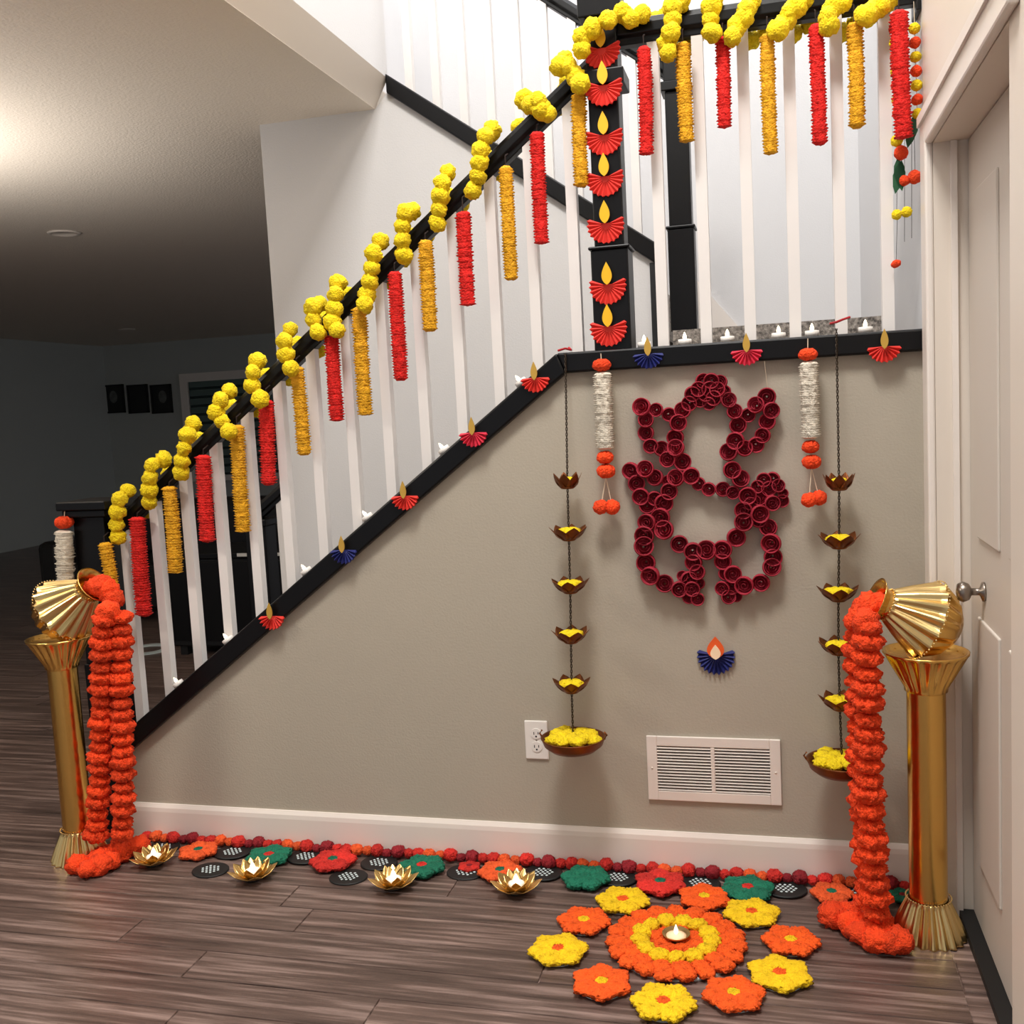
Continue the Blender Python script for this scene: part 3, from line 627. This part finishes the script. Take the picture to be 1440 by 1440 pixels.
pour('orange garland pouring from the pot by the doorway down to the floor', (PRX-.13, PRY-.03, 0),
 [[LR+Vector((-.026, .012, -.012)), LR+Vector((-.03, .012, -.08)), Vector((.196, -.30, .4)), Vector((.212, -.30, .05))], [LR+Vector((-.008, -.058, -.012)), LR+Vector((-.012, -.058, -.08)), Vector((.208, -.362, .4)), Vector((.222, -.352, .05))]],
 [gz(1172, 1287), gz(1192, 1284), gz(1205, 1283), gz(1200, 1300), gz(1222, 1290), gz(1212, 1312), gz(1233, 1322), gz(1250, 1308), gz(1268, 1318), gz(1240, 1290), gz(1228, 1270), gz(1262, 1300), gz(1250, 1325)],
 [MR-DR*.012-UR*.008, MR+DR*.012-UR*.018, LR+DR*.022+UR*.016, LR+DR*.026-UR*.012, LR+DR*.012-UR*.006+TOW*.045])
pour('orange garland in two strands pouring from the pot beside the bottom newel', (PLX+.18, PLY-.03, 0),
 [[wz(146, 872, -.255), wz(143, 905, -.25), wz(143, 1000, -.23), wz(140, 1100, -.22), wz(135, 1175, -.22)], [wz(171, 868, -.215), wz(170, 905, -.215), wz(171, 1000, -.22), wz(174, 1100, -.22), wz(172, 1172, -.22)]],
 [gz(118, 1196), gz(110, 1212), gz(124, 1222), gz(140, 1217), gz(155, 1210), gz(150, 1195), gz(168, 1200), gz(182, 1193), gz(196, 1188), gz(172, 1188), gz(132, 1204)],
 [ML-DL*.012-UL*.008, ML+DL*.014-UL*.02, LL+DL*.022+UL*.014, LL+DL*.02-UL*.018, wz(152, 860, -.25)])

# ------------------------------------------------------------------ floor: flower rangoli
def blossom(name, label, cat, p, r, m1, m2, npet, group, seed, flat=.42, centre=.4, backing='mat_white'):
    t = thing(name, label, cat, p, (0, 0, seed*.7), group)
    pm = BL[(m1, seed % 3)]; pr = r*.49
    for i in range(npet): an = 2*math.pi*i/npet; link('petal', pm, t, (r*.6*math.cos(an), r*.6*math.sin(an), .002), (0, 0, an), (pr/.02*1.05, pr/.02*.98, pr/.02*flat))
    link('flower_centre', BL[(m2, 0)], t, (0, 0, .006), (0, 0, seed), (r*centre/.02, r*centre/.02, r*centre/.02*flat*1.2))
    MB().lathe([(.001, 0), (r*.8, 0), (r*.8, .002), (.001, .002)], 24).build('backing', backing, t)
    return t
BL = {}
for k in ('orange_marigold', 'yellow_crepe', 'cloth_red', 'cloth_orange', 'cloth_green', 'cloth_darkred'):
    for s in range(3): BL[(k, s)] = lobed('petal', k, .02, 5, .8, 40+s, 36, 9, .14, .36)
RNG = [(890, 1270, 'y'), (970, 1267, 'o'), (1057, 1285, 'y'), (1112, 1324, 'o'), (1096, 1371, 'y'), (1032, 1399, 'o'), (933, 1411, 'y'), (846, 1383, 'o'), (785, 1337, 'y'), (821, 1296, 'o')]
names = {0: 'nearest the red cloth blossom by the baseboard', 1: 'between the disc and the baseboard mats', 2: 'nearest the green blossom under the wall bowl', 3: 'facing the garland heap of the doorway pillar', 4: 'beside the orange one facing the doorway pillar', 5: 'on the room side toward the doorway', 6: 'on the room side farthest from the wall', 7: 'on the room side toward the stairs foot', 8: 'farthest along toward the bottom newel', 9: 'beside the gold lotus candle'}
MATC = Vector((-.288, -.442, 0)); MATR = .188
RAD = [.073 if c == 'y' else .07 for _, _, c in RNG]; POS = []
for px, py, c in RNG: q = G(px, py, .012); q.z = .001; POS.append(q)
REDC = Vector((G(932, 1228, .014).x, -.052-.072, 0))            # the large red cloth blossom keeps its place
for _ in range(40):
    for i in range(10):
        for c_, r_ in ((MATC, MATR), (REDC, .076)):
            d_ = Vector((POS[i].x-c_.x, POS[i].y-c_.y, 0)); need = r_+RAD[i]*1.08-.004
            if d_.length < need: POS[i] += d_.normalized()*(need-d_.length)*.6
        for j in range(i):
            d_ = Vector((POS[i].x-POS[j].x, POS[i].y-POS[j].y, 0)); need = (RAD[i]+RAD[j])*1.07-.004
            if d_.length < need: m_ = d_.normalized()*(need-d_.length)*.3; POS[i] += m_; POS[j] -= m_
for i, (px, py, c) in enumerate(RNG):
    p = POS[i]
    blossom('marigold_blossom', f'{"yellow blossom with orange centre" if c == "y" else "orange blossom with yellow centre"} on the floor, {names[i]}', 'flower', p, RAD[i], 'yellow_crepe' if c == 'y' else 'orange_marigold', 'orange_marigold' if c == 'y' else 'yellow_crepe', 6, 'blossoms around the floor disc', i, .42, .3)
ctr = MATC; t = thing('marigold_rangoli', 'large round floor mat of orange and yellow marigold heads', 'floor decoration', ctr)
MB().lathe([(.001, 0), (.165, 0), (.165, .004), (.001, .004)], 48).build('backing', 'mat_white', t)
for rad, n, m, s in ((.158, 19, 'orange_marigold', 1.5), (.128, 16, 'orange_marigold', 1.45), (.094, 13, 'yellow_crepe', 1.4), (.06, 9, 'orange_marigold', 1.2), (.03, 6, 'orange_marigold', 1.1)):
    for i in range(n): an = 2*math.pi*(i+.5*(n % 4 == 0))/n; link('marigold_head', BL[(m, i % 3)], t, (rad*math.cos(an), rad*math.sin(an), .003), (0, 0, an*3+i), (s*(.94+.14*math.sin(i*2.3)), s, s*((.78 if m == 'yellow_crepe' else .52)+.1*math.sin(i*3.1+n))))
# brass diya in the middle
p = G(951, 1316, .024); t = thing('brass_diya', 'small brass oil lamp lit in the centre of the marigold mat', 'lamp', (p.x, p.y, .0125))
MB().lathe([(.001, 0), (.016, 0), (.016, .003), (.03, .012), (.037, .02), (.035, .0205), (.026, .012), (.001, .008)], 36).build('lamp_dish', 'gold_pale', t, True)
MB().lathe([(.001, .010), (.026, .0125), (.0265, .0135), (.018, .016), (.001, .017)], 24).build('wax', 'flame_core', t, True)
MB().lathe([(.002, .016), (.006, .022), (.005, .03), (.001, .042)], 10).build('flame', 'bulb', t, True)
# ------------------------------------------------------------------ floor: cloth blossoms, mats, gold lotuses along the baseboard
CB = [(290, 1188, 'cloth_orange', 'cloth_green', .062, 'orange'), (388, 1196, 'cloth_green', 'cloth_red', .07, 'green'), (482, 1197, 'cloth_red', 'cloth_green', .07, 'red'), (602, 1208, 'cloth_green', 'cloth_red', .07, 'green'), (668, 1204, 'cloth_red', 'cloth_darkred', .034, 'red'),
 (710, 1214, 'cloth_orange', 'cloth_green', .064, 'orange'), (828, 1224, 'cloth_green', 'cloth_green', .07, 'dark green'), (932, 1228, 'cloth_red', 'cloth_green', .072, 'red'), (1052, 1237, 'cloth_green', 'cloth_red', .072, 'green'), (1168, 1240, 'cloth_orange', 'cloth_green', .056, 'orange'), (1268, 1252, 'cloth_green', 'cloth_darkred', .04, 'green')]
cbl = ['orange cloth blossom nearest the bottom newel', 'green cloth blossom behind the second gold lotus', 'red cloth blossom between two black mats left of centre', 'green cloth blossom behind the third gold lotus', 'small red cloth blossom behind a black mat', 'orange cloth blossom behind the fourth gold lotus', 'dark green cloth blossom under the outlet and bowl', 'large red cloth blossom under the vent', 'green cloth blossom with red centre between the last two mats', 'orange cloth blossom beside the doorway pillar garland', 'small green cloth blossom behind the doorway pillar']
for i, (px, py, a, b, r, nm) in enumerate(CB):
    p = G(px, py, .014); p.z = .001; p.y = min(p.y, -.052-r)
    blossom('cloth_blossom', cbl[i]+' along the baseboard', 'flower', p, r, a, b, 6, 'cloth blossoms along the baseboard', i+3, .5, .32, 'mat_black')
mb = MB(); PS = []
for i in range(-5, 6):
    for j in range(-3, 4):
        if abs(i)/5.6+abs(j)/3.6 <= 1.0 and (i+j) % 2 == 0: PS.append((i*.0064, j*.0098))
for x, y in PS: mb.lathe([(.0042, 0), (.0042, .0014), (.0025, .002), (.0003, .002)], 4, c=(x, y, 0))
PAT = mb.mesh('pattern', 'mat_white')
DISC = MB().lathe([(.001, 0), (.066, 0), (.0665, .003), (.064, .005), (.001, .005)], 40).mesh('oval_mat', 'mat_black')
mats = [(228, 1192), (327, 1198), (296, 1223), (430, 1204), (490, 1233), (533, 1213), (655, 1226), (765, 1224), (870, 1230), (985, 1238), (1105, 1249), (1210, 1256)]
mlab = ['behind the gold lotus nearest the bottom newel', 'between the first orange and first green blossoms', 'in front of the first orange blossom', 'between the first green and first red blossoms', 'in front of the first red blossom', 'behind the third gold lotus', 'between the small red blossom and the third gold lotus', 'just right of the fourth gold lotus', 'between the dark green and large red blossoms', 'between the large red and the following green blossom', 'between the last green and last orange blossoms', 'beside the garland of the doorway pillar']
for i, (px, py) in enumerate(mats):
    p = G(px, py, .004); p.z = .0008
    if p.y > -.082: p.y = -.082
    t = thing('oval_mat', f'black oval mat with white dots {mlab[i]}', 'mat', p, (0, 0, .1*math.sin(i*2)), 'black mats along the baseboard')
    o = link('mat_base', DISC, t, None, None, (.92, .8, 1)); link('pattern', PAT, t, (0, 0, .0045), None, (1.12, 1.1, 1))
P_G = [petal(.062, .036, .03, 'gold_lotus', r0=.2, power=1.7), petal(.048, .032, .036, 'gold_lotus', r0=.2, power=1.7), petal(.034, .026, .036, 'gold_lotus', r0=.2, power=1.6)]
glab = ['beside the garland of the bottom newel pillar', 'in front of the first green blossom', 'in front of the second green blossom', 'nearest the round marigold mat']
for i, (px, py) in enumerate([(217, 1212), (372, 1218), (559, 1238), (727, 1250)]):
    p = G(px, py, .008); p.z = .001
    for bx, by, _a, _b, br, _n in CB:
        q = G(bx, by, .014); d_ = Vector((p.x-q.x, p.y-min(q.y, -.052-br), 0)); need = br+.058
        if d_.length < need: p.y -= need-d_.length
    t = thing('lotus_candle', f'gold metal lotus candle holder {glab[i]}', 'candle', p, (0, 0, i*.6), 'gold lotus candle holders')
    c = MB().lathe([(.001, 0), (.022, 0), (.024, .004), (.001, .006)], 20).build('lotus_base', 'black_metal', t, True)
    for ring, (n_, z_) in enumerate(((8, .004), (8, .006), (6, .008))):
        for q in range(n_): link('petal', P_G[ring], t, (0, 0, z_), (0, 0, 2*math.pi*(q+.5*(ring % 2))/n_))
    link('candle_cup', tl_cup, t, (0, 0, .01)); link('candle_bulb', tl_bulb, t, (0, 0, .022), None, 1.2); t.scale = (1.25, 1.25, 1.1)
# red cloth flower string along the foot of the baseboard
a = G(195, 1172, .03); t = thing('flower_string', 'string of small red and orange cloth flowers laid along the baseboard', 'garland', (-1, -.036, 0))
x = -2.16; i = 0
cm = ['cloth_red', 'cloth_darkred', 'cloth_red', 'cloth_orange', 'cloth_red', 'cloth_darkred', 'cloth_orange']
while x < .33:
    s = 1.05+.2*math.sin(i*2.7); link('small_flower', BL[(cm[(i*3) % 7], i % 3)], t, (x+1, .003*math.sin(i*1.7), .001), (0, 0, i), (s, s*.9, s*.95)); x += .036; i += 1
MB().tube([(-2.17+1, 0, .008), (-.5, 0, .008), (.33+1, 0, .008)], .002, 6).build('string', 'string_dark', t)

# ------------------------------------------------------------------ toran hanging at the wall end of the landing rail
p = W(1272, 20, .018); t = thing('marigold_toran', 'yellow and orange ball toran with leaves and strings at the wall end', 'hanging', p)
PB = {k: fluffy('pompom', k, .0155, 3, .14, .95, 60+i) for i, k in enumerate(('yellow_marigold', 'redorange_garland'))}
for sx, ph in ((1257, 0), (1285, 1)):
    for i in range(1, 8):
        yy = 20+i*20; link('pompom', PB['yellow_marigold' if (i+ph) % 2 == 0 else 'redorange_garland'], t, W(sx+i*.8-(i < 1)*0, yy, .018)-p, (i, i, 0), 1.0)
    MB().tube([W(sx, 2, .03)-p, W(sx+5, 165, .018)-p], .001, 5).build('string', 'string', t)
LEAF = MB().prism([(0, 0), (.012, -.02), (.016, -.045), (.01, -.075), (0, -.095), (-.01, -.075), (-.016, -.045), (-.012, -.02)], -.001, .001).mesh('leaf', 'leaf_green')
for px, py, rr in ((1288, 160, .25), (1262, 222, -.12), (1268, 225, .2)): link('leaf', LEAF, t, W(px, py, .018)-p, (0, rr, 0), .95)
for px, py, k, s in ((1261, 198, 'yellow_marigold', 1.1), (1267, 215, 'redorange_garland', 1.3), (1272, 254, 'redorange_garland', .95), (1286, 249, 'redorange_garland', 1.25), (1261, 302, 'yellow_marigold', .95), (1275, 298, 'yellow_marigold', .95), (1260, 371, 'redorange_garland', .7)):
    q = W(px, py, .018); link('pompom', PB[k], t, q-p, (1, 2, px), (s, s, s*(1.5 if s == .7 else 1)))
for (x0, y0), (x1, y1) in (((1262, 195), (1261, 302)), ((1285, 165), (1287, 249)), ((1272, 195), (1272, 340)), ((1262, 302), (1260, 371)), ((1282, 195), (1282, 335))): MB().tube([W(x0, y0, .018)-p, W(x1, y1, .018)-p], .0007, 5).build('string', 'string_dark', t)

# ------------------------------------------------------------------ far living room
YF = 9.87
for i, px in enumerate((161.5, 195, 228)):
    p = W(px, 561, YF-.002); t = thing('framed_photo', ['black framed dark portrait nearest the room corner', 'black framed dark portrait in the middle of three', 'black framed portrait of a face beside the window'][i], 'picture', p, group='portraits on the far wall')
    fw, fh = .168, .205
    f = MB().box(-fw, -fw+.025, -.03, 0, -fh, fh); f.box(fw-.025, fw, -.03, 0, -fh, fh); f.box(-fw, fw, -.03, 0, fh-.025, fh); f.box(-fw, fw, -.03, 0, -fh, -fh+.025); f.build('picture_frame', 'black_matte', t)
    MB().box(-fw+.02, fw-.02, -.015, -.001, -fh+.02, fh-.02).build('print', 'photo_dark', t)
    if i != 1:
        dx = -.01 if i == 0 else .02
        pts = [(dx+.065*math.cos(a), .03+.09*math.sin(a)) for a in [2*math.pi*k/20 for k in range(20)]]; MB().prism(pts, -.0165, -.0151).build('printed_face', 'photo_light', t)
        MB().prism([(-.11, -.17), (.12, -.17), (.07, -.1), (-.07, -.1)], -.0163, -.0151).build('printed_shoulders', 'photo_dark', t)
w0, w1 = W(254, 525, YF), W(400, 516, YF); xa, xb, zt, zb = w0.x, w1.x+.6, 2.2, .75
wn = MB().box(xa, xa+.12, YF-.05, YF-.001, zb, zt); wn.box(xb-.12, xb, YF-.05, YF-.001, zb, zt); wn.box(xa+.12, xb-.12, YF-.05, YF-.001, zt-.12, zt); wn.box(xa-.05, xb+.05, YF-.08, YF-.001, zb-.08, zb)
wn = wn.build('window_1', 'trim_white'); struct(wn, 'white framed window with dark horizontal blinds in the far room', 'window')
MB().box(xa+.12, xb-.12, YF-.012, YF-.002, zb, zt-.12).build('pane', 'glass_dark', wn)
for i in range(11): MB().box(xa+.14, xb-.14, YF-.04, YF-.03, zb+.03+i*.122, zb+.03+i*.122+.085).build('blind_slat', 'blind', wn)
for i, (px, py) in enumerate(((90, 327), (178, 463))):
    q = G(px, py, CEIL); MB_ = MB().lathe([(.001, -.004), (.07, -.004), (.075, -.012), (.095, -.01), (.1, -.001), (.001, -.001)], 28).build('recessed_light', 'trim_cream', None, True, (q.x, q.y, CEIL)); tag(MB_, ['round recessed ceiling light, the one over the hall', 'round recessed ceiling light far back by the portraits'][i], 'ceiling light', 'recessed ceiling lights')
# black cabinet and sofa seen between the balusters
t = thing('black_cabinet', 'black lacquered cabinet with a white shelf edge behind the stairs', 'cabinet', (-3.1, 2.75, 0))
MB().box(-.62, .62, -.22, .25, .06, .62).build('body', 'leather_black', t, bevel=.01); MB().box(-.65, .65, -.25, .27, .62, .655).build('top', 'black_lacquer', t, bevel=.005)
MB().box(-.1, .3, -.255, -.24, .632, .652).build('shelf_edge', 'paper_white', t)
for s in (-1, 0, 1): MB().box(s*.41-.19, s*.41+.19, -.235, -.22, .1, .6).build('door', 'black_lacquer', t, bevel=.004)
for sx in (-.56, .56):
    for sy in (-.17, .2): MB().box(sx-.025, sx+.025, sy-.025, sy+.025, 0, .06).build('leg', 'black_matte', t)
t = thing('dark_sofa', 'dark leather sofa behind the black cabinet', 'sofa', (-4.3, 3.9, 0), (0, 0, .0))
MB().box(-1.0, 1.0, -.4, .45, .08, .44).build('seat', 'leather_black', t, bevel=.04); MB().box(-1.0, 1.0, .25, .5, .4, .86).build('backrest', 'leather_black', t, bevel=.06)
for s in (-1, 1): MB().box(s*1.08-.1, s*1.08+.1, -.42, .48, .06, .62).build('armrest', 'leather_black', t, bevel=.05)
for sx in (-.95, .95):
    for sy in (-.32, .4): MB().box(sx-.03, sx+.03, sy-.03, sy+.03, 0, .085).build('foot', 'black_matte', t)
o = MB().lathe([(.1, 0), (.16, 0), (.16, .006), (.1, .006), (.1, 0)], 28).build('doily_mat', 'mat_white', None, False, (G(208, 914).x, G(208, 914).y, .001)); tag(o, 'small white patterned mat on the far floor behind the balusters', 'mat')

# unseen lamp left of the view, read from ceiling glow; floor-lamp body made up
lx, ly = -3.75, .2
t = thing('added_torchiere', 'added unseen floor lamp with an upward bowl in the hall by the stairs', 'lamp', (lx, ly, 0))
MB().lathe([(.001, 0), (.14, 0), (.14, .02), (.02, .035), (.001, .035)], 28).build('lamp_base', 'black_metal', t, True); MB().tube([(0, 0, .03), (0, 0, 1.7)], .012, 12).build('pole', 'black_metal', t, True)
MB().lathe([(.01, 1.69), (.06, 1.70), (.16, 1.80), (.155, 1.80), (.055, 1.712), (.01, 1.705)], 32).build('lamp_shade', 'plastic_white', t, True)
area('hall_lamp_left_offscreen', (lx, ly, 1.79), .22, 40, (1, .95, .9), (lx, ly, 3))
